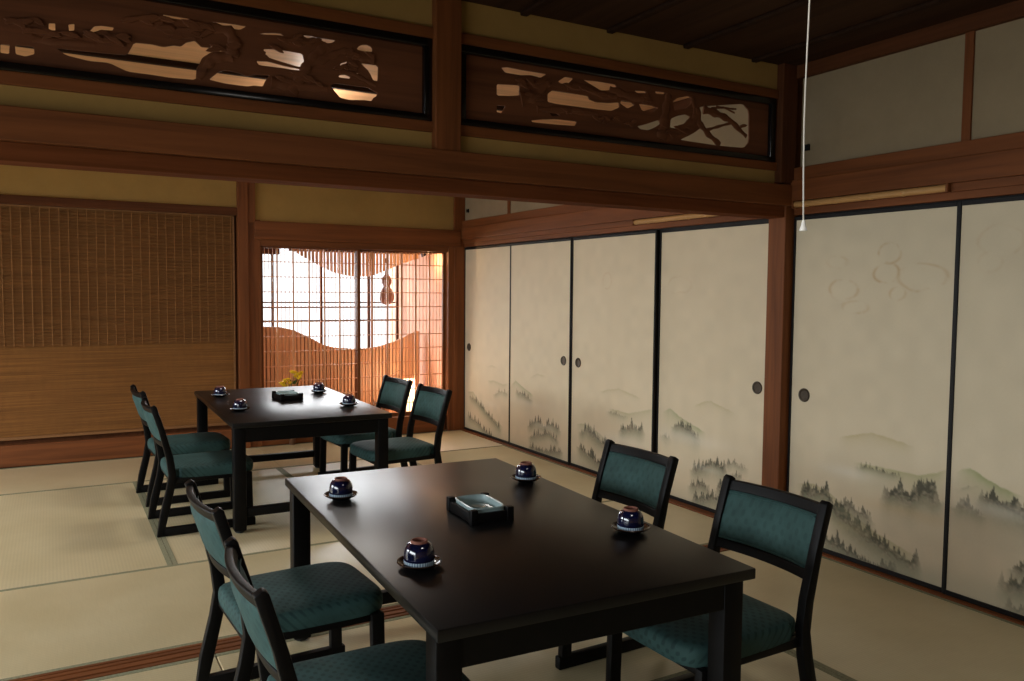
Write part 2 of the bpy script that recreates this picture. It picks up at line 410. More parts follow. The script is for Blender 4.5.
def fusuma(num, y0, y1, x, paint, handle=None, label=''):
    z0, z1 = .006, 1.757; root = empty('door_%d' % num, (x, (y0+y1)/2, z0)); struct(root, label, 'sliding door')
    P = Painting(y0+.0125, y1-.0125, z0+.02, z1-.018)
    P.blend(np.clip((.42-P.Z)/.42, 0, 1)*.10*(.5+P.n3), (200, 160, 118))
    P.blend(np.clip((.14-P.Z)/.14, 0, 1)*.35, (150, 152, 128))
    paint(P)
    P.C *= (.96+.08*P.n3)[..., None]
    ny, nz = P.ny+1, P.nz+1
    co = np.zeros((ny, nz, 3)); co[..., 1] = P.Y-(y0+y1)/2; co[..., 2] = P.Z-z0
    idx = np.arange(ny*nz).reshape(ny, nz)
    f = np.stack([idx[:-1, :-1], idx[:-1, 1:], idx[1:, 1:], idx[1:, :-1]], -1).reshape(-1, 4)
    me = bpy.data.meshes.new('painted_panel')
    me.vertices.add(ny*nz); me.vertices.foreach_set('co', co.ravel())
    me.loops.add(f.size); me.loops.foreach_set('vertex_index', f.ravel().astype(np.int32))
    me.polygons.add(len(f)); me.polygons.foreach_set('loop_start', np.arange(0, f.size, 4, dtype=np.int32))
    me.update(calc_edges=True)
    at = me.color_attributes.new('ink', 'FLOAT_COLOR', 'POINT')
    at.data.foreach_set('color', np.concatenate([P.C, np.ones((ny, nz, 1))], -1).ravel().astype(np.float32))
    me.materials.append(PAPER)
    o = bpy.data.objects.new('painted_panel', me); col.objects.link(o); o.parent = root
    ym = (y0+y1)/2
    MB().box(.004, .022, y0+.01-ym, y1-.01-ym, .01, z1-z0-.01).build('backing', FUSFR, root)
    b = MB(); T = .0145
    for a0, a1 in ((y0, y0+T), (y1-T, y1)): b.box(-.006, .022, a0-ym, a1-ym, 0, z1-z0, .002, 1)
    b.box(-.006, .022, y0+T-ym, y1-T-ym, 0, .022, .002, 1); b.box(-.006, .022, y0+T-ym, y1-T-ym, z1-z0-.02, z1-z0, .002, 1)
    b.build('frame', FUSFR, root)
    if handle:
        h = MB().lathe([(.0, -.001), (.024, -.001), (.026, -.004), (.029, -.0065), (.033, -.007), (.036, -.004), (.037, 0)], 32,
                       Matrix.Rotation(PI/2, 4, 'Y')).build('finger_pull', IRONM, root, True)
        h.location = (0, handle-ym, .81-z0); h.rotation_euler = (0, PI, 0) if False else (0, 0, 0)
        h['label'] = 'round dark metal finger pull'
    return root
def paint1(p):
    p.hill([(487, 367), (491, 365.5), (497, 368)], .03, (170, 160, 126), .4)
    p.hill([(487, 381), (494, 381), (503, 385), (508, 384)], .06, (150, 152, 120), .5)
    p.grove([(494, 391), (501, 388), (508, 391)], .05, 9, .55, seed=1)
    p.hill([(467, 392), (473, 392), (480, 404), (490, 416), (503, 428)], .12, (136, 140, 110), .5)
    p.grove([(470, 392), (476, 397), (484, 406), (492, 415), (500, 424)], .07, 18, .75, seed=2)
    p.grove([(468, 412), (476, 417), (484, 426), (494, 434)], .07, 14, .8, seed=3)
    p.mist((489, 404), .12, .03, .3)
def paint2(p):
    p.hill([(530, 378), (538, 374), (547, 377)], .03, (176, 164, 130), .4)
    p.hill([(511, 386), (516, 381), (524, 388), (534, 396)], .09, (138, 148, 110), .6)
    p.grove([(517, 388), (524, 391), (532, 396)], .055, 10, .75, seed=4)
    p.grove([(529, 421), (537, 416), (545, 421), (552, 419), (560, 425)], .075, 14, .8, seed=5)
    p.grove([(530, 432), (541, 430), (549, 428), (558, 436)], .07, 14, .75, seed=6)
    p.grove([(530, 441), (540, 445), (549, 445), (562, 446)], .08, 17, .8, seed=7)
    p.grove([(534, 450), (548, 456)], .06, 8, .5, seed=8)
    p.mist((544, 426), .14, .02, .3); p.mist((530, 404), .25, .03, .3)
def paint3(p):
    p.hill([(599, 392), (609, 390), (618, 389), (628, 393), (641, 399)], .04, (166, 156, 118), .45)
    p.hill([(608, 409), (618, 411), (628, 414), (640, 412), (655, 409)], .10, (150, 150, 112), .5)
    p.grove([(608, 409), (616, 411), (626, 414)], .03, 9, .6, seed=9)
    p.grove([(620, 424), (627, 421), (635, 421), (643, 424)], .085, 14, .85, seed=10)
    p.hill([(576, 424), (585, 424), (597, 432), (612, 446), (625, 458)], .13, (140, 144, 112), .5)
    p.grove([(580, 426), (586, 423), (594, 430), (603, 437), (612, 446)], .085, 18, .8, seed=11)
    p.grove([(578, 440), (585, 446), (594, 453), (603, 461)], .09, 15, .85, seed=12)
    p.mist((620, 440), .3, .04, .35); p.ring((607, 281), .05, .055, .22, .3)
def paint4(p):
    p.hill([(690, 407), (699, 403), (707, 401.5), (718, 407), (732, 414)], .05, (168, 158, 116), .5)
    p.hill([(659, 413), (667, 409), (676, 417), (690, 426), (703, 434)], .13, (134, 146, 104), .65)
    p.grove([(670, 420), (677, 419), (685, 424), (695, 432)], .075, 16, .85, seed=13)
    p.grove([(659, 431), (666, 434)], .05, 5, .6, seed=14)
    p.mist((690, 440), .3, .04, .4)
    p.grove([(689, 462), (698, 461), (709, 456), (716, 460), (723, 465)], .085, 16, .9, seed=15)
    p.grove([(722, 462), (730, 458), (742, 464)], .045, 10, .7, seed=16)
    p.grove([(729, 470), (738, 474)], .05, 5, .7, seed=17)
    p.grove([(687, 480), (697, 479), (706, 484)], .07, 10, .8, seed=18)
    p.grove([(714, 482), (720, 478), (727, 482)], .09, 8, .9, seed=19)
    p.grove([(690, 493), (703, 490), (712, 490), (722, 494)], .09, 15, .9, seed=20)
    p.mist((706, 470), .16, .02, .25)
    p.ring((676, 285), .1, .05, .12)
def paint5(p):
    p.hill([(838, 438), (856, 435), (872, 433.5), (893, 440), (915, 448)], .07, (170, 154, 104), .55)
    p.hill([(853, 463), (870, 466), (890, 470), (917, 476), (935, 474), (952, 469)], .11, (150, 154, 104), .6)
    p.grove([(859, 464), (868, 463), (880, 467), (899, 471)], .032, 14, .75, seed=21)
    p.grove([(884, 487), (894, 483), (903, 484), (911, 489), (920, 484), (927, 482), (940, 490)], .095, 24, .9, .025, seed=22)
    p.mist((850, 473), .16, .03, .55); p.mist((905, 512), .3, .03, .25, (206, 170, 120))
    p.hill([(796, 484), (812, 484), (828, 492), (850, 514), (878, 535), (917, 558)], .16, (150, 146, 100), .5)
    p.grove([(800, 486), (812, 482), (826, 484), (834, 500), (850, 514), (864, 524), (877, 532), (897, 546), (918, 557)], .1, 40, .9, .02, seed=23)
    p.grove([(838, 498), (848, 500), (860, 506), (871, 513)], .065, 14, .7, seed=24)
    p.grove([(822, 530), (832, 533), (846, 541), (862, 551), (878, 557), (895, 567)], .095, 26, .85, .03, seed=25)
    p.mist((850, 528), .12, .025, .25, (196, 184, 140)); p.mist((915, 575), .25, .06, .45, (160, 160, 138))
    for q, rx, rz, a, ph in (((889, 253), .06, .045, .35, 0), ((886, 273), .065, .045, .4, 2.4), ((843, 290), .09, .05, .28, 1),
                         ((855, 307), .075, .03, .2, 0), ((922, 277), .12, .06, .25, 3), ((897, 294), .04, .03, .3, 1), ((836, 262), .06, .03, .15, 2)):
        p.ring(q, rx, rz, a, .5, ph)
def paint6(p):
    p.hill([(956, 473), (962, 470), (971, 469), (985, 478), (1001, 488), (1024, 497)], .12, (138, 150, 98), .75)
    p.grove([(959, 487), (968, 485), (977, 483)], .015, 6, .5, seed=26)
    p.grove([(982, 491), (990, 489), (1000, 494), (1012, 499), (1024, 505), (1040, 512)], .08, 24, .9, .025, seed=27)
    p.grove([(956, 499), (965, 497), (975, 500), (982, 506)], .065, 9, .75, seed=28)
    p.mist((1000, 512), .14, .03, .5)
    p.grove([(1014, 560), (1030, 562)], .07, 8, .85, seed=29); p.grove([(1002, 577), (1014, 578), (1030, 584)], .08, 14, .75, seed=30)
    p.grove([(1008, 600), (1030, 606)], .06, 8, .6, seed=31)
    p.mist((985, 590), .2, .07, .3, (160, 160, 138)); p.ring((1002, 240), .09, .06, .14, .5, 1); p.ring((990, 262), .05, .04, .12)
fusuma(1, 6.15, 7.055, W+.002, paint1, 6.955, 'painted paper sliding door farthest away, next to the lattice screen')
fusuma(2, 5.20, 6.155, W-.004, paint2, 5.297, 'second painted sliding door from the lattice, tree cluster low in its middle')
fusuma(3, 4.205, 5.20, W+.002, paint3, 5.103, 'painted sliding door behind the back-row right chair of the near table')
fusuma(4, 3.17, 4.20, W+.026, paint4, 3.325, 'painted sliding door just left of the square wooden post')
fusuma(5, 2.155, 3.07, W+.002, paint5, 2.972, 'water-ringed painted sliding door just right of the square wooden post')
fusuma(6, 1.20, 2.16, W-.004, paint6, None, 'painted sliding door with a green hill, cut off by the photo edge')
b = MB().box(W+.002, W+.03, YN, 1.2, .006, 1.757)
struct(b.build('door_7', GPLAS), 'plain sliding door beside the camera, outside the photo', 'sliding door')

# bamboo canes under the right-hand rail
def bamboo(y0, y1, label):
    root = empty('bamboo_cane', (W-.028, (y0+y1)/2, 1.818)); tag(root, label, 'bamboo cane')
    L = y1-y0; b = MB(); n = int(L/.03); P = []; R = []
    nodes = [-L/2+.02+k*.19+random.uniform(-.02, .02) for k in range(int(L/.19)+1)]
    y = -L/2
    while y <= L/2+1e-6:
        d = min(abs(y-k) for k in nodes); R.append(.0165+.0022*math.exp(-(d/.006)**2)); P.append((0, y, 0)); y += .004
    b.tube(P, R, 14); b.build('cane', BAMBOO, root, True)
    for yy, s in ((-L/2, -1), (L/2, 1)):
        MB().box(-.02, .03, min(yy, yy+s*.012), max(yy, yy+s*.012), -.02, .02, .002, 1).build('end_block', WX[1], root)
    return root
bamboo(3.30, 4.40, 'pale bamboo cane set into the far rail left of the square post')
bamboo(2.20, 3.04, 'pale bamboo cane set into the near rail right of the square post')
def fitting(y, z, label):
    b = MB().box(-.014, 0, -.02, .02, -.016, .016, .002); b.box(-.02, -.012, -.008, .008, -.006, .006, .002)
    o = b.build('wall_fitting', BLKM, loc=(W, y, z)); tag(o, label, 'wall fitting'); return o
fitting(3.0, 2.112, 'small black square fitting on the near plaster beside the pull cord')
fitting(6.985, 2.105, 'tiny black fitting on the far plaster at the back corner')

# ---- transom between the rooms
b = MB(); b.box(XL, 3.42, 3.085, 3.205, 1.752, 1.812, .003)
trim(b, wood('dry_reddish_wood', (104, 58, 32), 0, .9, 22, .35, .03), 'lower grooved lintel board of the transom between the two rooms')
b = MB(); b.box(XL, 3.44, 3.052, 3.215, 1.812, 1.921, .004)
trim(b, WX[0], 'heavy reddish beam crossing the room below the carved transoms')
xs = [(XL, -.60), (-.48, 1.372), (1.487, 3.345)]
b = MB()
for x0, x1 in xs: b.box(x0, x1, 3.10, 3.16, 1.921, 1.995); b.box(x0, x1, 3.10, 3.16, 2.41, ZC)
b.box(XL, -.60, 3.10, 3.16, 1.99, 2.42)
trim(b, YPLAS, 'ochre plaster strips above and below the carved transoms', 'wall panel')
b = MB()
for x0, x1 in xs[1:]: b.box(x0, x1, 3.085, 3.175, 1.993, 2.036, .003); b.box(x0, x1, 3.085, 3.175, 2.368, 2.412, .003)
trim(b, WX[0], 'brown wooden rails holding the carved transoms')
trim(MB().box(1.372, 1.487, 3.06, 3.19, 1.92, ZC, .004), WX[2], 'square wooden upright between the two carved transoms', 'post')
trim(MB().box(-.60, -.48, 3.06, 3.19, 1.92, ZC, .004), WX[2], 'wooden upright at the hidden left end of the carved transom', 'post')

# carved pine transoms (openwork boards in black lacquer frames)
YR = 3.118
def rpx(cx, cy, s, pts): return [(cx+u/s, cy+v/s) for u, v in pts]
A = lambda pts: rpx(240, 20, 6.4, pts); B2 = lambda pts: rpx(120, 10, 7.877, pts); C0 = lambda pts: rpx(0, 0, 7.877, pts)
C4 = lambda pts: rpx(480, 55, 7.314, pts); C5 = lambda pts: rpx(610, 70, 6.4, pts)
holesL = [A([(150, 185), (200, 185), (300, 196), (400, 215), (412, 260), (400, 300), (370, 302), (280, 275), (185, 245), (170, 228), (158, 222), (164, 208), (148, 200)]),
          A([(100, 262), (180, 264), (280, 292), (380, 312), (385, 325), (340, 322), (250, 308), (120, 292)]),
          [(208, 80), (218, 72), (226, 70), (240, 73), (246, 76), (255, 74.5), (270, 75), (265, 82), (263, 87), (254, 86), (247, 87), (225, 84)],
          A([(385, 95), (450, 100), (500, 112), (615, 130), (590, 148), (560, 153), (530, 140), (500, 122), (470, 112), (430, 120)]),
          A([(745, 185), (758, 168), (778, 158), (810, 158), (835, 168), (847, 185), (846, 205), (800, 205), (755, 196)]),
          A([(770, 275), (885, 290), (882, 395), (850, 388), (832, 350), (815, 322), (790, 300)]),
          A([(630, 300), (645, 275), (672, 268), (690, 262), (680, 280), (655, 288), (640, 310)]),
          A([(625, 358), (645, 350), (672, 349), (708, 365), (700, 378), (660, 374), (635, 370)]),
          A([(575, 420), (600, 405), (660, 410), (740, 422), (820, 430), (845, 448), (880, 465), (876, 488), (855, 500), (840, 522), (790, 515), (700, 515), (640, 500), (605, 460)]),
          A([(110, 90), (150, 82), (220, 82), (262, 86), (285, 105), (240, 100), (160, 98)]),
          A([(710, 328), (722, 325), (726, 336), (714, 338)]), A([(738, 345), (752, 338), (760, 352), (745, 360)]),
          C0([(430, 375), (600, 395), (860, 420), (1000, 432)]) + B2([(110, 255), (250, 268), (340, 290), (420, 278), (480, 285), (520, 255), (590, 240), (640, 290), (700, 295), (760, 262), (828, 328), (720, 335), (650, 378), (625, 430), (605, 460), (600, 555), (400, 538), (230, 512), (60, 490)]) + C0([(860, 500), (700, 485), (520, 440)]),
          B2([(715, 90), (800, 98), (900, 110), (1000, 130), (945, 160), (860, 150), (770, 130)]),
          B2([(330, 32), (450, 52), (560, 70), (520, 86), (420, 72), (340, 52)]),
          C0([(700, 250), (740, 205), (800, 200), (900, 215), (890, 245), (800, 240), (720, 262)]),
          C0([(380, 180), (438, 182), (440, 245), (380, 243)]), C0([(535, 190), (590, 185), (588, 245), (540, 247)]),
          C0([(0, 345), (80, 350), (75, 430), (0, 420)]), C0([(115, 350), (270, 365), (275, 430), (200, 450), (120, 430)])]
holesR = [C4([(118, 212), (200, 216), (290, 220), (290, 298), (230, 302), (118, 300)]), C4([(118, 365), (185, 372), (172, 400), (155, 428), (118, 420)]),
          C4([(150, 92), (200, 88), (300, 108), (400, 124), (490, 140), (440, 170), (370, 150), (290, 150), (180, 132)]),
          C4([(565, 195), (620, 158), (685, 170), (645, 212), (590, 212)]),
          C4([(745, 180), (860, 192), (990, 215), (1000, 245), (930, 262), (880, 262), (820, 225)]),
          C4([(490, 285), (525, 258), (610, 268), (700, 285), (790, 300), (800, 325), (850, 345), (940, 350), (1015, 345), (1020, 385), (960, 412), (860, 402), (700, 380), (560, 362), (490, 345)]),
          C4([(370, 478), (450, 470), (560, 468), (710, 485), (695, 522), (560, 512), (380, 495)]), C4([(500, 415), (560, 428), (590, 445), (520, 450)]),
          C5([(170, 360), (230, 345), (310, 318), (322, 345), (290, 368), (240, 388), (190, 380)]),
          C5([(385, 312), (430, 292), (480, 283), (512, 298), (492, 335), (455, 360), (430, 380), (380, 370)]),
          C5([(575, 232), (640, 228), (740, 222), (850, 215), (888, 262), (888, 460), (858, 500), (725, 490), (580, 470), (440, 448), (500, 420), (540, 398), (575, 372), (556, 318), (560, 262)]),
          C5([(400, 200), (430, 178), (500, 165), (525, 185), (512, 225), (480, 250), (405, 262)]),
          C5([(70, 190), (60, 215), (110, 250), (160, 225), (130, 205)]), C5([(180, 215), (260, 225), (310, 245), (270, 275), (200, 262)]),
          C5([(150, 130), (225, 135), (235, 152), (170, 150)]), C5([(285, 135), (350, 142), (345, 158), (290, 152)])]
def inside(x, y, poly):
    c = False
    for k in range(len(poly)):
        (xa, ya), (xb, yb) = poly[k-1], poly[k]
        if (ya > y) != (yb > y) and x < (xb-xa)*(y-ya)/(yb-ya)+xa: c = not c
    return c
def transom_panel(name_label, x0, x1, holes, strokes, lumps):
    root = empty('carved_transom', ((x0+x1)/2, YR, 2.036)); tag(root, name_label, 'carved transom')
    z0, z1 = 2.036, 2.368; ox, oz = (x0+x1)/2, 2.036
    cu = bpy.data.curves.new('carved_board', 'CURVE'); cu.dimensions = '2D'; cu.fill_mode = 'BOTH'; cu.extrude = .0028; cu.bevel_depth = .0012; cu.bevel_resolution = 1
    def spline(pts):
        s = cu.splines.new('POLY'); s.points.add(len(pts)-1); s.use_cyclic_u = True
        for p, (a, c) in zip(s.points, pts): p.co = (a-ox, c-oz, 0, 1)
    spline([(x0+.02, z0+.022), (x1-.02, z0+.022), (x1-.02, z1-.022), (x0+.02, z1-.022)])
    for h in holes:
        q = [on_plane(p[0], p[1], 1, YR) for p in h]
        q = [(max(x0+.035, v.x), min(z1-.026, max(z0+.026, v.z))) for v in q]
        # soften the outline by one Chaikin pass
        r = []
        for k in range(len(q)):
            a, c = q[k], q[(k+1) % len(q)]
            r += [(a[0]*.88+c[0]*.12, a[1]*.88+c[1]*.12), (a[0]*.12+c[0]*.88, a[1]*.12+c[1]*.88)]
        spline(r)
    cu.materials.append(CARVE)
    tmp = bpy.data.objects.new('tmp', cu); me = bpy.data.meshes.new_from_object(tmp); bpy.data.objects.remove(tmp)
    me.transform(Matrix.Rotation(PI/2, 4, 'X')); me.name = 'carved_board'
    if not me.materials: me.materials.append(CARVE)
    o = bpy.data.objects.new('carved_board', me); col.objects.link(o); o.parent = root
    # raised carving: gnarled boughs and needle pads
    for pts, r in strokes:
        b = MB()
        q = [on_plane(p[0], p[1], 1, YR-.008) for p in pts]; dense = []
        for k in range(len(q)-1):
            for t in range(6): dense.append(q[k].lerp(q[k+1], t/6))
        dense.append(q[-1]); ph = random.random()*6
        rad = [max(.004, (r[0]+(r[1]-r[0])*k/(len(dense)-1))*(1+.22*math.sin(k*1.3+ph))) for k in range(len(dense))]
        b.tube([(v.x-ox, -.006, v.z-oz) for v in dense], rad, 10, .22, 1)
        b.build('bough', CARVE, root, True)
    r = random.Random(len(holes))
    for (px, py), n, rad in lumps:
        b = MB()
        for k in range(n):
            qx, qy = px+r.uniform(-1, 1)*rad*2.0, py+r.uniform(-1, 1)*rad*.55
            if any(inside(qx+e1, qy+e2, h) for h in holes for e1, e2 in ((0, 0), (7, 1), (-7, -1), (0, 3), (0, -3))) and r.random() < .93: continue
            v = on_plane(qx, qy, 1, YR)
            L = r.uniform(.018, .034); a = r.uniform(-.5, .5); hgt = .010
            pts = [(-L, 0), (-L*.5, hgt), (0, hgt*1.25), (L*.5, hgt), (L, 0), (L*.5, -hgt*.5), (-L*.5, -hgt*.5)]
            vx = min(max(v.x, x0+.09), x1-.09); vz = min(max(v.z, z0+.055), z1-.055)
            b.prism([(c*math.cos(a)-d*math.sin(a), c*math.sin(a)+d*math.cos(a)) for c, d in pts], -.010-r.uniform(0, .004), -.003, 1, .002,
                    Matrix.Translation((vx-ox, 0, vz-oz)))
        if len(b.bm.verts): b.build('needle_cluster', CARVE, root)
    f = MB()
    f.box(x0-ox, x1-ox, -.028, .028, 0, .030, .005, 3); f.box(x0-ox, x1-ox, -.028, .028, z1-z0-.034, z1-z0, .005, 3)
    f.box(x0-ox, x0+.036-ox, -.027, .027, .02, z1-z0-.02, .005, 3); f.box(x1-.036-ox, x1-ox, -.027, .027, .02, z1-z0-.02, .005, 3)
    f.build('lacquer_frame', LACQ, root, True)
    return root
transom_panel('long carved pine transom panel over the left half of the beam, brightly lit gaps', -.48, 1.371, holesL,
    [(A([(330, 460), (380, 380), (440, 280), (500, 200), (560, 160)]), (.022, .014)), (A([(440, 280), (560, 240), (650, 200), (720, 190)]), (.016, .010)),
     (A([(700, 215), (770, 235), (860, 250)]), (.012, .02)), (A([(640, 330), (720, 340), (800, 380), (870, 420)]), (.008, .008)),
     (A([(200, 400), (300, 420), (420, 430), (560, 440)]), (.02, .012)), (B2([(620, 540), (680, 440), (760, 380), (880, 360)]), (.012, .018)),
     (B2([(880, 360), (900, 250), (860, 160), (700, 130)]), (.025, .015)), (B2([(330, 130), (450, 170), (600, 220)]), (.02, .012)), (C0([(250, 300), (450, 330), (750, 350)]), (.014, .008))],
    [((300, 40), 10, 9), ((275, 50), 6, 7), ((352, 68), 9, 7), ((360, 55), 6, 6), ((205, 30), 14, 11), ((180, 34), 10, 9), ((150, 25), 12, 12), ((110, 38), 10, 9), ((70, 30), 12, 12), ((30, 28), 10, 10), ((225, 48), 6, 6), ((300, 80), 8, 10)])
transom_panel('carved pine transom panel over the right half of the beam, nearest the corner post', 1.490, 3.338, holesR,
    [(C5([(330, 440), (350, 330), (365, 220), (380, 150)]), (.03, .018)), (C5([(390, 425), (450, 380), (530, 330), (560, 280)]), (.018, .02)),
     (C5([(560, 240), (575, 340), (630, 410), (705, 478)]), (.018, .014)), (C5([(600, 250), (690, 280), (770, 320), (875, 425)]), (.022, .012)),
     (C5([(620, 385), (700, 360), (790, 335)]), (.008, .006)), (C5([(650, 245), (730, 240), (800, 275)]), (.006, .004)), (C5([(680, 232), (760, 246), (810, 250)]), (.005, .004)),
     (C5([(530, 170), (545, 260), (540, 330)]), (.012, .012)), (C4([(300, 320), (400, 300), (480, 220), (520, 180)]), (.03, .015)),
     (C4([(640, 235), (760, 230), (900, 300), (1000, 300)]), (.018, .012)), (C5([(0, 120), (110, 160), (240, 190)]), (.016, .02)), (C4([(420, 400), (620, 400), (860, 430)]), (.016, .012))],
    [((525, 85), 10, 8), ((540, 98), 8, 8), ((580, 85), 9, 8), ((600, 95), 8, 8), ((640, 100), 8, 8), ((655, 130), 7, 8), ((560, 112), 8, 9), ((602, 118), 6, 8), ((718, 112), 7, 6), ((737, 125), 5, 5), ((684, 130), 5, 5), ((630, 125), 6, 6)])

# ---- back wall
b = MB(); b.box(XL, 1.43, YK, YK+.09, 2.02, ZC); b.box(1.50, 3.41, YK, YK+.09, 1.92, ZC); b.box(XL-.2, XL+.9, YK+.02, YK+.09, 0, 2.02)
struct(b.build('wall_back', YPLAS), 'ochre plaster back wall above the reed blind and lattice', 'wall')
b = MB(); b.box(XL, 1.38, YK-.03, YK+.09, 1.955, 2.022, .004)
trim(b, WD[0], 'dark rail above the reed blind')
b = MB(); b.box(1.365, 1.45, YK-.045, YK+.10, 0, ZC, .004); b.box(1.445, 1.553, YK-.02, YK+.10, 0, 1.93, .004)
b.box(1.445, 1.51, YK-.035, YK+.1, 1.9, ZC, .004)
trim(b, WX[2], 'reddish wooden post between the reed blind and the lattice', 'post')
b = MB(); b.box(1.50, 3.42, YK-.05, YK+.09, 1.765, 1.92, .004); b.box(1.52, 3.30, YK-.015, YK+.09, 1.712, 1.766, .003)
trim(b, WX[0], 'broad wooden lintel above the lattice screen')
b = MB(); b.box(3.302, 3.365, YK-.02, YK+.10, 0, 1.78, .004); b.box(3.36, 3.47, YK-.03, YK+.1, 0, ZC, .004)
trim(b, WX[2], 'double wooden jamb in the back corner beside the lattice', 'post')
b = MB(); b.box(XL, 3.28, YK, YK+.12, .0, .165, .004)
trim(b, WX[0], 'wooden sill board along the foot of the back wall', 'sill')
# engawa (corridor) beyond
b = MB().box(XL, 3.40, YK+.12, 8.6, -.02, .155)
struct(b.build('trim_90', SLAT), 'raised wooden corridor floor behind the lattice', 'floor')
struct(MB().box(3.30, 3.40, YK+.10, 8.6, .15, 2.6).build('wall_corridor', PINKP), 'salmon plaster side wall behind the lattice at the right', 'wall')

# lattice sliding screens: frame, grid of bars and fine uprights
def lattice(num, x0, x1, y, bars, label):
    z0, z1 = .165, 1.712; root = empty('window_%d' % num, ((x0+x1)/2, y, z0)); struct(root, label, 'lattice screen'); ox = (x0+x1)/2
    f = MB(); T = .028
    f.box(x0-ox, x0+T-ox, -.015, .015, 0, z1-z0, .002, 1); f.box(x1-T-ox, x1-ox, -.015, .015, 0, z1-z0, .002, 1)
    f.box(x0+T-ox, x1-T-ox, -.015, .015, 0, .035, .002, 1); f.box(x0+T-ox, x1-T-ox, -.015, .015, z1-z0-.014, z1-z0, .002, 1)
    f.build('screen_frame', WX[2], root)
    g = MB()
    for x in bars: g.box(x-.0065-ox, x+.0065-ox, -.008, .006, .03, z1-z0-.01)
    z = 1.583
    while z > .2: g.box(x0+T-ox, x1-T-ox, -.006, .006, z-.0034-z0, z+.0034-z0); z -= .1295
    g.build('lattice_bars', LATT, root)
    r = MB(); x = x0+T+.02
    while x < x1-T-.01: r.box(x-.0024-ox, x+.0024-ox, .007, .011, .03, z1-z0-.01); x += .0345
    r.build('fine_uprights', LATT, root)
    return root
lattice(1, 1.55, 2.44, YK+.03, [1.70, 1.838, 1.977, 2.115, 2.253], 'left wooden lattice screen behind the far table')
lattice(2, 2.41, 3.304, YK+.063, [2.57, 2.715, 2.855, 2.997, 3.14], 'right wooden lattice screen beside the back corner')
# slatted wave panels behind the lattice
def wave(pts, y): 
    q = [on_plane(p[0], p[1], 1, y) for p in pts]; return [v.x for v in q], [v.z for v in q]
YS = 7.66
lowX, lowZ = wave([(250, 329), (264, 326.5), (280, 327), (294, 330), (311, 338), (324, 345), (335, 347.5), (353, 348.5), (368, 348), (380, 346), (395, 341), (416, 331)], YS)
upX, upZ = wave([(286, 246), (292, 250), (302, 256), (320, 266), (335, 273), (352, 276.5), (370, 276.5), (385, 271), (400, 264.5), (416, 259)], YS)
def slats(name, label, fn, x0, x1, top):
    b = MB(); x = x0; k = 0
    while x < x1-.02:
        w = .026; za, zb = fn(x), fn(x+w)
        if top: pts = [(x, za), (x+w, zb), (x+w, 1.95), (x, 1.95)]
        else: pts = [(x, .157), (x+w, .157), (x+w, zb), (x, za)]
        if min(abs(pts[0][1]-pts[3][1]), abs(pts[1][1]-pts[2][1])) > .01: b.prism(pts, YS, YS+.012, 1, 0)
        x += .0355; k += 1
    o = b.build('slat_board', SLAT); return o
root = empty('slat_screen', (2.4, YS, .156)); tag(root, 'waist-high slatted wooden screen with a wavy top behind the lattice', 'slat screen')
o = slats('slat_board', '', lambda x: float(np.interp(x, lowX, lowZ)), 1.2, 3.262, False); o.parent = root; o.location = (-2.4, -YS, -.156)
b = MB(); 
n = 40
for k in range(n):
    xa, xb = 1.2+(3.26-1.2)*k/n, 1.2+(3.26-1.2)*(k+1)/n; za, zb = [float(np.interp(x, lowX, lowZ)) for x in (xa, xb)]
    b.prism([(xa, .157), (xb, .157), (xb, zb-.004), (xa, za-.004)], YS+.013, YS+.018, 1)
b.build('backing_board', WX[2], root).location = (-2.4, -YS, -.156)
root = empty('slat_valance', (2.6, YS, 1.95)); tag(root, 'hanging slatted wooden valance with a wavy lower edge behind the lattice', 'slat screen')
o = slats('slat_board', '', lambda x: float(np.interp(x, upX, upZ)), 1.98, 3.262, True); o.parent = root; o.location = (-2.6, -YS, -1.95)
b = MB()
for z in (1.90, 1.72): b.box(1.95, 3.262, YS+.013, YS+.028, z-.015, z+.015)
b.build('batten', WX[0], root).location = (-2.6, -YS, -1.95)
# outer window of the corridor
YO = 8.2
b = MB()
b.box(XL, 1.05, YO, YO+.08, .15, 2.6); b.box(1.0, 3.3, YO, YO+.08, 1.80, 2.6); b.box(1.0, 3.3, YO, YO+.08, .15, .55)
struct(b.build('wall_outer', SHELL), 'outer corridor wall around the bright window', 'wall')
b = MB()
for x in (1.05, 1.92, 2.41, 2.92, 3.24): b.box(x-.012, x+.012, YO+.01, YO+.04, .55, 1.80)
for z in (1.215, 1.165, 1.03, 1.79, .56): b.box(1.05, 3.25, YO+.012, YO+.035, z-.007, z+.007)
b.box(1.05, 1.98, YO-.04, YO+.02, 1.69, 1.80)
struct(b.build('window_3', WD[2]), 'bright outer window with thin dark glazing bars behind the lattice', 'window')

# reed blind (double layer at the top)
root = empty('reed_blind', (0, YK+.02, .17)); tag(root, 'wide brown reed blind covering the left half of the back wall', 'blind')
x0, x1, zb, zt = XL+.9, 1.345, .200, 1.957
def ripple(x, z): return .004*math.sin(x*3.1+z*1.3)+.003*math.sin(x*7+2)
def reed_sheet(name, za, zc, y, pitch, rad, matl):
    b = bmesh.new(); nx = 26; z = za; k = 0
    while z < zc:
        pr = None
        for i in range(nx+1):
            x = x0+(x1-x0)*i/nx; yy = y+ripple(x, z)
            cur = [b.verts.new((x, yy+dy, z-.17+dz)) for dy, dz in ((-rad, 0), (0, rad*.9), (rad*.6, 0), (0, -rad*.9))]
            if pr:
                for q in range(4): b.faces.new((pr[q], cur[q], cur[(q+1) % 4], pr[(q+1) % 4]))
            pr = cur
        z += pitch; k += 1
    me = bpy.data.meshes.new(name); b.to_mesh(me); b.free(); me.materials.append(matl)
    o = bpy.data.objects.new(name, me); col.objects.link(o); o.parent = root; return o
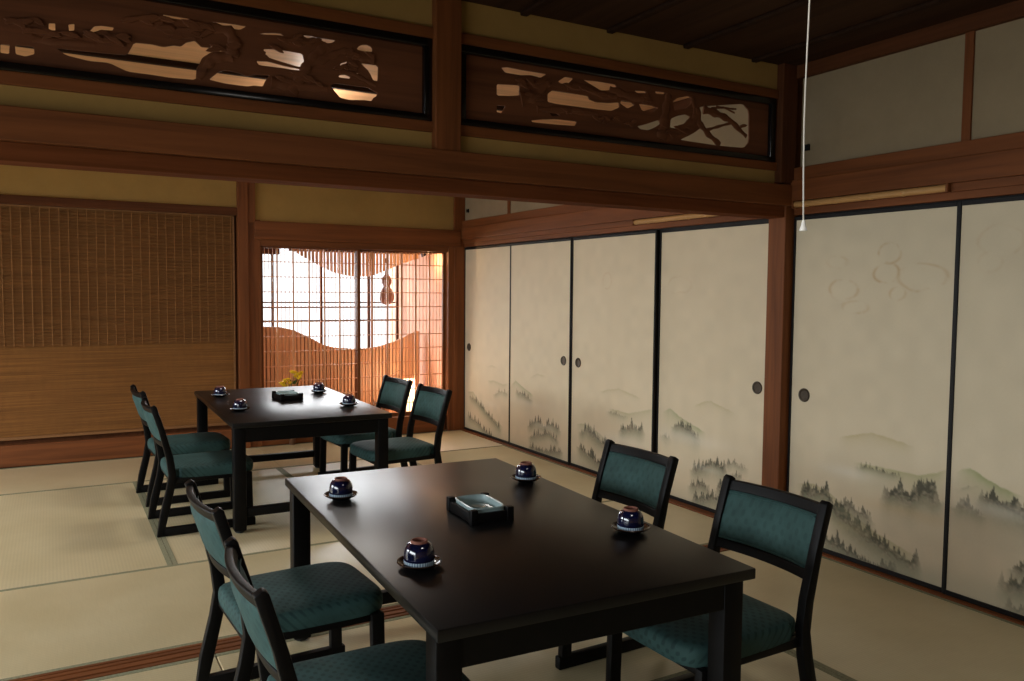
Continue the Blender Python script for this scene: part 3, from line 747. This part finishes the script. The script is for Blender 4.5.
o = reed_sheet('reed_sheet', zb+.02, zt, .012, .0064, .0031, REED); o['kind'] = 'stuff'
o = reed_sheet('rolled_over_layer', .90, zt, -.004, .0085, .0030, REEDD); o['kind'] = 'stuff'
b = MB(); x = x0+.03
while x < x1: b.box(x-.0018, x+.0018, -.0115, -.0075, .90-.17, zt-.17); x += .0625
b.build('binding_thread', THREAD, root)
MB().box(x0, x1, -.006, .012, zb-.17, zb-.17+.022, .003, 1).build('end_rod', REEDD, root)
MB().box(x0, x1, -.012, .016, zt-.17-.012, zt-.17, .002, 1).build('end_rod', REEDD, root)
b = MB().box(x1-.012, x1, -.012, .014, zb-.17, zt-.17)
b.build('edge_tape', REEDD, root)
# dark board behind the blind
struct(MB().box(XL-.2, 1.37, YK+.06, YK+.10, 0, 2.03).build('trim_91', WD[2]), 'dark boarding behind the reed blind', 'wall')

# ---- ceilings
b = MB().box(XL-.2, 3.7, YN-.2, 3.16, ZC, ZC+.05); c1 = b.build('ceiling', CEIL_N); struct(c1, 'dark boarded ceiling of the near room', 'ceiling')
b = MB(); x = -2.3
while x < 3.4: b.box(x-.018, x+.018, YN, 3.09, ZC-.018, ZC, .004, 1); x += .455
b.build('battens', BATTEN, c1)
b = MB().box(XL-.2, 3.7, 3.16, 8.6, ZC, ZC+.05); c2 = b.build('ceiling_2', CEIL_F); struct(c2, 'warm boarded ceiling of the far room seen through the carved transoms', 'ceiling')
b = MB(); y = 3.45
while y < 7.0: b.box(XL, 3.45, y-.017, y+.017, ZC-.03, ZC, .004, 1); y += .62
b.build('battens', BATTEN, c2)
# ---- left wall and the wall behind the camera, outside the photo: daylight openings
b = MB()
for (y0, y1, z0, z1) in ((YN-.2, -1.2, 0, 2.6), (2.6, 3.6, 0, 2.6), (6.3, 8.6, 0, 2.6), (-1.2, 2.6, 1.76, 2.6), (3.6, 6.3, 1.76, 2.6), (-1.2, 2.6, 0, .05), (3.6, 6.3, 0, .05)):
    b.box(XL-.14, XL, y0, y1, z0, z1)
struct(b.build('wall_left', SHELL), 'left wall with garden openings, outside the photo', 'wall')
b = MB(); b.box(XL-.14, 3.7, YN-.14, YN, 0, 2.6)
struct(b.build('wall_near', SHELL), 'wall behind the camera, outside the photo', 'wall')

# ================================================================== FURNITURE
def plan_sag(v, d=.022): return -d*(1-v*v)          # v in -1..1 across the back
def make_chair():
    root = empty('dining_chair')
    HW = .215; T = .031
    # side frame outline points (x,z): leg kinks forward at the seat then leans back
    rear = [(-.240, 0), (-.222, .12), (-.190, .25), (-.176, .33), (-.186, .42), (-.222, .58), (-.262, .708)]
    front = [(-.242, .721), (-.230, .712), (-.190, .58), (-.150, .43), (-.138, .34), (-.148, .25), (-.178, .12), (-.196, .045), (-.192, 0)]
    prof = rear + front
    for s in (-1, 1):
        y0, y1 = (s*HW, s*(HW-T)) if s < 0 else (s*(HW-T), s*HW)
        MB().prism(prof, y0, y1, 1, .004).build('rear_post', BLACKW, root, True)
        MB().box(-.215, .283, y0, y1, 0, .046, .005).build('runner', BLACKW, root, True)
        MB().prism([(.230, .03), (.272, .03), (.266, .31), (.222, .31)], y0+.001, y1-.001, 1, .004).build('front_leg', BLACKW, root, True)
    f = MB()
    f.box(-.150, .250, -HW+T*.5, -HW+T*.5+.022, .284, .312, .003); f.box(-.150, .250, HW-T*.5-.022, HW-T*.5, .284, .312, .003)
    f.box(-.165, -.14, -HW+T, HW-T, .284, .312, .003); f.box(.231, .256, -HW+T, HW-T, .284, .312, .003)
    f.build('seat_frame', BLACKW, root, True)
    # upholstered seat: rounded slab, crowned top
    def seat(u, v):
        th = 2*PI*u; n = 5.0
        cx, sx = math.cos(th), math.sin(th)
        ex = math.copysign(abs(cx)**(2/n), cx); ey = math.copysign(abs(sx)**(2/n), sx)
        lev = [(.92, .304), (.985, .308), (1.0, .324), (1.0, .344), (.985, .357), (.95, .365), (.85, .371), (.6, .376), (.3, .378), (0, .378)]
        if cx < 0: ex = math.copysign(abs(cx)**(2/10), cx); ey = math.copysign(abs(sx)**(2/10), sx)
        k = v*(len(lev)-1); i = min(int(k), len(lev)-2); t = k-i
        sc = lev[i][0]*(1-t)+lev[i+1][0]*t; z = lev[i][1]*(1-t)+lev[i+1][1]*t
        x = .060+.235*ex*sc; wy = .206 + .008*ex
        if x < -.115: wy = min(wy, HW-T-.0005)
        return (x, wy*ey*sc, z)
    MB().grid(seat, 72, 18).build('seat', FABRIC, root, True)
    # curved back: rails and padded panel
    def lean(z): return float(np.interp(z, [.34, .43, .58, .70], [-.157, -.168, -.206, -.249]))
    def back_slab(za, zb, tf, tr, puff, name, matl, nz=8, hw=HW-T+.001):
        def fn(u, v):
            # closed section around z; u around, v across
            yv = -1+2*v; y = yv*hw
            th = 2*PI*u; c, s_ = math.cos(th), math.sin(th); n = 6.0
            ez = math.copysign(abs(s_)**(2/n), s_); ex = math.copysign(abs(c)**(2/n), c)
            z = (za+zb)/2+(zb-za)/2*ez
            e = (1-yv**6)*(1-abs(ez)**4)
            x = lean(z)+plan_sag(yv) + (tf+puff*e if ex > 0 else tr+puff*e)*ex
            return (x, y, z)
        m = MB().grid(fn, 32, 20)
        bm = m.bm
        bmesh.ops.holes_fill(bm, edges=[e for e in bm.edges if e.is_boundary], sides=0)
        return m.build(name, matl, root, True)
    back_slab(.672, .705, .011, .011, 0, 'top_rail', BLACKW)
    back_slab(.482, .514, .011, .011, 0, 'bottom_rail', BLACKW)
    pad = back_slab(.512, .674, .008, .008, .012, 'back_pad', PADFAB)
    p = MB()
    for zz in (.519, .667):
        p.tube([(lean(zz)+plan_sag(-1+2*k/20)+.0125, (-1+2*k/20)*(HW-T-.006), zz) for k in range(21)], .0028, 6)
    p.build('piping', PADFAB, pad, True)
    return root
proto = make_chair()
chairs = [  # x, y, rotation, label, group
    (.622, 1.906, -1.9, 'teal and black chair left of the front table, nearest, cut off at the bottom', 'chairs at the front table'),
    (.640, 2.635, 2.7, 'teal and black chair left of the front table, its rear leg beside the floor threshold', 'chairs at the front table'),
    (1.794, 1.848, 181.0, 'teal and black chair right of the front table, backrest before the square wooden post', 'chairs at the front table'),
    (1.826, 2.585, 181.0, 'teal and black chair right of the front table, farther one, behind the navy cup', 'chairs at the front table'),
    (.708, 4.925, 1.0, 'teal and black chair left of the farther table, the nearer of its pair', 'chairs at the farther table'),
    (.710, 5.630, 3.0, 'teal and black chair left of the farther table, beside the reed blind, partly hidden', 'chairs at the farther table'),
    (1.940, 4.864, 183.6, 'teal and black chair right of the farther table, the nearer of its pair', 'chairs at the farther table'),
    (1.930, 5.490, 183.8, 'teal and black chair right of the farther table, rear one before the glowing lamp', 'chairs at the farther table')]
for i, (x, y, r, lb, g) in enumerate(chairs):
    o = proto if i == 0 else copy_tree(proto)
    o.location = (x, y, 0); o.rotation_euler = (0, 0, math.radians(r)); tag(o, lb, 'chair', g)

TH = .62
def make_table():
    root = empty('dining_table'); hx, hy = .455, .788
    MB().box(-hx, hx, -hy, hy, TH-.030, TH, .004).build('tabletop', TABLETOP, root, True)
    ax, ay, lw = .445, .755, .066
    for sy in (-1, 1):
        y0, y1 = sorted((sy*(ay-.004), sy*(ay-.028)))
        MB().box(-ax+.02, ax-.02, y0, y1, .505, TH-.03, .003).build('apron', BLACKW, root)
    for sx in (-1, 1):
        for sy in (-1, 1):
            x0, x1 = sorted((sx*ax, sx*(ax-lw))); y0, y1 = sorted((sy*ay, sy*(ay-lw)))
            l = MB().box(x0, x1, y0, y1, .012, TH-.03, .006).build('leg', BLACKW, root, True)
            MB().lathe([(0, 0), (.022, 0), (.026, .004), (.026, .013), (0, .013)], 20, Matrix.Translation(((x0+x1)/2, (y0+y1)/2, 0))).build('foot_pad', BLKM, l, True)
    for sy in (-1, 1):
        MB().box(-ax+lw, ax-lw, sy*(ay-lw/2)-.018, sy*(ay-lw/2)+.018, .085, .135, .004).build('stretcher', BLACKW, root, True)
    return root
T1 = make_table(); T1.location = (1.194, 2.329, 0); T1.rotation_euler = (0, 0, math.radians(-2.4))
tag(T1, 'low black wooden table in front, cut by the lower photo edge', 'table', 'low black tables')
T2 = copy_tree(T1); T2.location = (1.312, 5.32, 0); T2.rotation_euler = (0, 0, math.radians(-1.2))
tag(T2, 'low black wooden table farther back, its top shining before the lattice', 'table', 'low black tables')

# teacups upside down on saucers
def make_saucer():
    root = empty('saucer')
    MB().lathe([(0, 0), (.030, 0), (.032, .003), (.046, .007), (.056, .013), (.058, .0155), (.0565, .017), (.050, .0125), (.040, .0085), (.0, .007)], 48).build('dish', LACQ, root, True)
    MB().lathe([(.0555, .0163), (.058, .0150), (.0592, .0165), (.058, .0182), (.0562, .0178), (.0555, .0163)], 48).build('rim', plain_rim, root, True)
    return root
plain_rim = plain('polished_saucer_rim', (58, 40, 30), .15, .6, .3)
def make_cup():
    root = empty('teacup')
    MB().lathe([(.0395, .010), (.0405, .018), (.0400, .030), (.0375, .043), (.031, .054), (.023, .0575), (.0215, .0577), (.0160, .0577)], 48).build('bowl', NAVY, root, True)
    MB().lathe([(.0372, .0005), (.0395, .0), (.0408, .006), (.0407, .0115), (.0402, .012), (.0372, .012)], 48).build('rim_band', RIM, root, True)
    MB().lathe([(.0228, .0560), (.0222, .0628), (.0212, .0640), (.0188, .0640), (.0176, .0628), (.0168, .0530), (.0, .0525)], 40).build('foot_ring', CLAY, root, True)
    return root
sau = make_saucer(); cup = make_cup()
spots = [(.831, 1.953, 'near left corner of the front table', 'front table'), (.868, 2.735, 'far left corner of the front table', 'front table'),
         (1.575, 2.660, 'far right corner of the front table', 'front table'), (1.524, 1.945, 'near right corner of the front table', 'front table'),
         (.970, 5.003, 'near left corner of the farther table', 'farther table'), (.980, 5.718, 'far left corner of the farther table', 'farther table'),
         (1.635, 5.644, 'far right corner of the farther table', 'farther table'), (1.617, 4.923, 'near right corner of the farther table', 'farther table')]
for i, (x, y, w, tb) in enumerate(spots):
    s = sau if i == 0 else copy_tree(sau); s.location = (x, y, TH)
    tag(s, 'dark saucer under the upturned cup at the '+w, 'saucer', 'saucers on the '+tb)
    c = cup if i == 0 else copy_tree(cup); c.location = (x, y, TH+.0092); c.rotation_euler = (0, 0, random.uniform(0, 6))
    tag(c, 'navy teacup upside down at the '+w, 'teacup', 'teacups on the '+tb)

# black wooden ashtray stand holding a celadon dish
def make_stand():
    root = empty('ashtray_stand'); hx, hy, H = .070, .101, .042
    MB().box(-hx+.004, hx-.004, -hy+.004, hy-.004, .004, .012, .001, 1).build('base', BLACKW, root)
    b = MB()
    b.box(-hx, hx, -hy, -hy+.012, .004, H-.006, .002); b.box(-hx, hx, hy-.012, hy, .004, H-.006, .002)
    b.box(-hx, -hx+.012, -hy, hy, .004, H-.006, .002); b.box(hx-.012, hx, -hy, hy, .004, H-.006, .002)
    b.build('side_wall', BLACKW, root, True)
    for sx in (-1, 1):
        for sy in (-1, 1):
            MB().box(sx*(hx-.008)-.012, sx*(hx-.008)+.012, sy*(hy-.008)-.012, sy*(hy-.008)+.012, 0, H+.006, .003).build('corner_post', BLACKW, root, True)
    return root
def make_dish():
    root = empty('ashtray')
    lev = [(0, .0, 0), (.054, .0, .084), (.057, .002, .088), (.0575, .028, .0885), (.0595, .034, .0905), (.056, .036, .087), (.052, .034, .083), (.045, .012, .073), (.040, .009, .067), (0, .009, 0)]
    def fn(u, v):
        k = v*(len(lev)-1); i = min(int(k), len(lev)-2); t = k-i
        a = lev[i][0]*(1-t)+lev[i+1][0]*t; z = lev[i][1]*(1-t)+lev[i+1][1]*t; b_ = lev[i][2]*(1-t)+lev[i+1][2]*t
        th = 2*PI*u; c, s_ = math.cos(th), math.sin(th); n = 5
        return (a*math.copysign(abs(c)**(2/n), c), b_*math.copysign(abs(s_)**(2/n), s_), z)
    MB().grid(fn, 64, 9*3).build('dish', CELADON, root, True)
    MB().lathe([(0, .0), (.022, 0), (.023, .010), (.020, .016), (.014, .0125), (0, .012)], 32, Matrix.Translation((-.004, -.01, .009)) @ Matrix.Diagonal((1.1, 1.3, 1, 1))).build('inner_rest', CELADON, root, True)
    return root
st = make_stand(); di = make_dish()
for i, (x, y, r, w) in enumerate(((1.196, 2.315, -3, 'front table'), (1.352, 5.40, 3, 'farther table'))):
    s = st if i == 0 else copy_tree(st); s.location = (x, y, TH); s.rotation_euler = (0, 0, math.radians(r))
    tag(s, 'black wooden ashtray stand in the middle of the '+w, 'ashtray stand', 'ashtray stands')
    d = di if i == 0 else copy_tree(di); d.location = (x, y, TH+.0122); d.rotation_euler = (0, 0, math.radians(r))
    tag(d, 'pale blue-grey ceramic dish inside the black stand on the '+w, 'ashtray', 'ceramic ashtrays')

# pull cord of the ceiling lamp
root = empty('pull_cord', (1.150, 1.0, 2.285)); tag(root, 'thin white pull cord with a small bell-shaped knob hanging from the ceiling', 'pull cord')
pts = [(0, 0, 0)] + [(.0016*math.sin(k*.5)+.0001*k, .002*math.sin(k*.7), -.815*k/14) for k in range(1, 15)]
MB().tube(pts, .0013, 8).build('cord', CORDM, root, True)
e = pts[-1]
MB().lathe([(0, .008), (.0023, .008), (.0033, .004), (.004, -.001), (.0065, -.008), (.007, -.010), (.006, -.011), (0, -.011)], 24, Matrix.Translation((e[0], e[1], e[2]))).build('knob', WHITEP, root, True)

# ---- things behind and before the lattice
root = empty('hanging_gourd', (2.80, 7.38, 1.70)); tag(root, 'double-bulbed dried gourd hanging before the bright window', 'gourd')
g = MB(); prof = [(0, -.495), (.02, -.493), (.05, -.478), (.070, -.445), (.074, -.415), (.066, -.375), (.045, -.342), (.033, -.325), (.036, -.305), (.046, -.285), (.048, -.262), (.040, -.232), (.024, -.212), (.012, -.195), (.008, -.16), (.006, -.13), (0, -.128)]
g.lathe(prof, 32); g.build('body', GOURD, root, True)
MB().tube([(0, 0, .02), (.002, 0, -.06), (0, 0, -.14)], .003, 8).build('string', TWIG, root)
MB().lathe([(0, -.10), (.014, -.098), (.018, -.075), (.010, -.05), (0, -.048)], 16).build('tassel_bead', GOURD, root, True)
trim(MB().box(2.2, 3.265, 7.36, 7.39, 1.70, 1.735), WD[0], 'dark rod behind the lattice carrying the gourd', 'rod')

root = empty('spot_lamp', (3.10, 7.25, 1.78)); tag(root, 'small dark spot lamp high behind the lattice by the salmon wall', 'lamp')
MB().lathe([(0, 0), (.028, 0), (.028, -.012), (.008, -.016), (.006, -.05), (0, -.05)], 20).build('mount', BLKM, root, True)
MB().lathe([(0, .0), (.018, 0), (.022, -.03), (.034, -.062), (.032, -.063), (.019, -.032), (0, -.02)], 24, Matrix.Translation((0, 0, -.045)) @ Matrix.Rotation(math.radians(-35), 4, 'Y')).build('shade', BLKM, root, True)
bl = MB().lathe([(0, .014), (.010, .010), (.013, 0), (.009, -.011), (0, -.014)], 16, Matrix.Translation((.024, 0, -.088))).build('bulb', BULB, root, True)

root = empty('floor_lamp', (3.015, 7.32, .155)); tag(root, 'small glowing white paper lamp on the corridor floor behind the lattice', 'lamp')
b = MB(); b.prism([(-.115, -.075), (.095, -.075), (.095, .075), (-.115, .075)], 0, .018, 2, .003); b.build('base', WX[0], root)
lev = [(.100, .018), (.098, .05), (.090, .15), (.075, .25), (.055, .33), (.05, .335)]
def lampfn(u, v):
    k = v*(len(lev)-1); i = min(int(k), len(lev)-2); t = k-i
    r = lev[i][0]*(1-t)+lev[i+1][0]*t; z = lev[i][1]*(1-t)+lev[i+1][1]*t
    th = 2*PI*u; c, s = math.cos(th), math.sin(th); n = 4
    return (r*math.copysign(abs(c)**(2/n), c)-.01, .7*r*math.copysign(abs(s)**(2/n), s), z)
m = MB().grid(lampfn, 40, 15); bmesh.ops.holes_fill(m.bm, edges=[e for e in m.bm.edges if e.is_boundary], sides=0)
m.build('paper_shade', LAMPP, root, True)
f = MB()
for sx in (-1, 1): f.tube([(sx*.088-.01, -.068, .018), (sx*.08-.01, -.062, .15), (sx*.05-.01, -.036, .336)], .003, 6)
f.build('rib', TWIG, root)

root = empty('planter_bowl', (2.70, 7.34, .155)); tag(root, 'grey stoneware bowl with arching twigs behind the lattice', 'planter')
MB().lathe([(0, 0), (.06, 0), (.07, .01), (.11, .07), (.115, .10), (.108, .10), (.10, .075), (0, .065)], 32).build('bowl', GREYST, root, True)
b = MB()
b.tube([(0, 0, .06), (.06, .01, .25), (.14, .01, .38), (.21, .0, .42), (.27, 0, .40)], [.006, .005, .004, .003, .0015], 8)
b.tube([(.02, 0, .06), (.10, -.02, .2), (.17, -.02, .27), (.24, -.01, .26)], [.005, .004, .003, .0015], 8)
b.tube([(-.01, 0, .06), (-.05, .01, .16), (-.09, .0, .21)], [.005, .004, .0015], 8)
b.build('twig', TWIG, root, True)
b = MB(); r = random.Random(3)
for k in range(26):
    a, q = r.random()*2*PI, r.random()*.085
    b.lathe([(0, -.014), (.016, -.008), (.02, 0), (.014, .01), (0, .014)], 8, Matrix.Translation((q*math.cos(a), q*math.sin(a), .085+r.random()*.035)))
b.build('moss_mound', GREYST, root, True)

root = empty('flower_vase', (1.800, 7.035, 0)); tag(root, 'slim vase of yellow flowers before the lattice, behind the far table', 'vase')
MB().lathe([(0, 0), (.022, 0), (.025, .006), (.028, .10), (.030, .22), (.024, .30), (.022, .33), (.027, .345), (.023, .345), (.018, .33), (.0, .31)], 32).build('vase', VASEM, root, True)
r = random.Random(11)
heads = [(x*1.05, z-.01) for x, z in ((-.055, .555), (-.035, .58), (-.075, .535), (-.02, .55), (-.048, .525), (.015, .64), (.04, .625), (.062, .61), (.03, .605), (.078, .632), (-.005, .645), (-.09, .55), (-.065, .575), (.05, .59))]
stm = MB(); lf = MB()
for k, (hx, hz) in enumerate(heads):
    hy = r.uniform(-.04, .0)
    stm.tube([(0, 0, .32), (hx*.5, hy*.5, (hz+.32)*.52), (hx, hy, hz)], .0018, 6)
stm.build('stem', LEAF, root)
for k in range(10):
    a = r.uniform(PI, 2*PI); q = r.uniform(.01, .04); z = r.uniform(.39, .53)
    lf.prism([(-.004, 0), (.006, .012), (.004, .036), (-.003, .05), (-.010, .034), (-.010, .012)], -.001, .001, 1, 0,
             Matrix.Translation((q*math.cos(a), q*math.sin(a), z)) @ Matrix.Rotation(a, 4, 'Z') @ Matrix.Rotation(r.uniform(-.8, .8), 4, 'Y'))
lf.build('leaf', LEAF, root)
for k, (hx, hz) in enumerate(heads):
    hy = r.uniform(-.04, .0); f = MB(); n = 11
    for q in range(n):
        for ring, L in ((0, .030), (1, .022)):
            a = 2*PI*(q+.5*ring)/n
            f.prism([(0, -.002), (L*.6, -.0075), (L, 0), (L*.6, .0075), (0, .002)], -.0008, .0008, 2, 0,
                    Matrix.Translation((hx, hy, hz)) @ Matrix.Rotation(a, 4, 'Z') @ Matrix.Rotation(-.35-.5*ring, 4, 'Y'))
    f.lathe([(0, -.012), (.014, -.006), (.017, .003), (.010, .012), (0, .015)], 10, Matrix.Translation((hx, hy, hz)))
    f.build('flower', PETAL, root)

# ================================================================== LIGHT
w = bpy.data.worlds.new('sky'); scene.world = w; w.use_nodes = True
w.node_tree.nodes['Background'].inputs[0].default_value = (.93, .97, 1, 1)
w.node_tree.nodes['Background'].inputs[1].default_value = 1.6
def area(name, loc, rot, sx, sy, e, c, shape='RECTANGLE'):
    d = bpy.data.lights.new(name, 'AREA'); d.shape = shape; d.size = sx; d.size_y = sy; d.energy = e; d.color = c
    o = bpy.data.objects.new(name, d); o.location = loc; o.rotation_euler = rot; col.objects.link(o); return o
# overcast sky outside the garden openings of the left wall, and outside the corridor window
area('sky_near', (XL-1.7, .7, 2.15), (0, -PI/2+.25, 0), 1.7, 5.0, 300, (.90, .96, 1))
area('sky_far', (XL-1.7, 4.95, 2.15), (0, -PI/2+.25, 0), 1.7, 3.0, 270, (.90, .96, 1))
area('sky_back', (2.15, YO+.9, 2.5), (-PI/2+.35, 0, 0), 3.8, 3.4, 430, (.95, .98, 1))
def point(name, loc, e, c, r=.03):
    d = bpy.data.lights.new(name, 'POINT'); d.energy = e; d.color = c; d.shadow_soft_size = r
    o = bpy.data.objects.new(name, d); o.location = loc; col.objects.link(o); return o
# ceiling pendants: one per room, both above the picture's sight lines
def pendant(loc, label):
    root = empty('pendant_lamp', loc); tag(root, label, 'lamp', 'ceiling pendants')
    MB().lathe([(0, .14), (.04, .14), (.05, .10), (.26, .02), (.27, 0), (.262, 0), (.255, .015), (.045, .092), (0, .10)], 40).build('shade', GPLAS, root, True)
    MB().tube([(0, 0, .14), (0, 0, ZC-loc[2])], .006, 8).build('rod', BLKM, root)
    MB().lathe([(.15, .05), (.17, .065), (.19, .05), (.17, .035), (.15, .05)], 40).build('tube_lamp', WHITEP, root, True)
pendant((1.12, .98, 2.28), 'hanging lamp over the near room, above the photo')
pendant((1.30, 4.95, 2.14), 'hanging lamp over the far table, hidden behind the beam')
area('pendant_near_light', (1.12, .98, 2.275), (0, 0, 0), .44, .44, 5, (1, .96, .90), 'DISK')
area('pendant_far_light', (1.30, 4.95, 2.135), (0, 0, 0), .44, .44, 11, (1, .96, .90), 'DISK')
point('pendant_far_uplight', (1.42, 4.95, 2.36), 7.5, (1, .96, .90), .05)
point('spot_lamp_light', (3.17, 7.26, 1.645), 4.0, (1, .66, .32), .012)
point('floor_lamp_light', (2.93, 7.25, .44), 9.5, (1, .82, .60), .07)

scene.view_settings.view_transform = 'Standard'; scene.view_settings.look = 'None'
scene.view_settings.exposure = 0.14; scene.view_settings.gamma = 1; scene.view_settings.use_curve_mapping = False
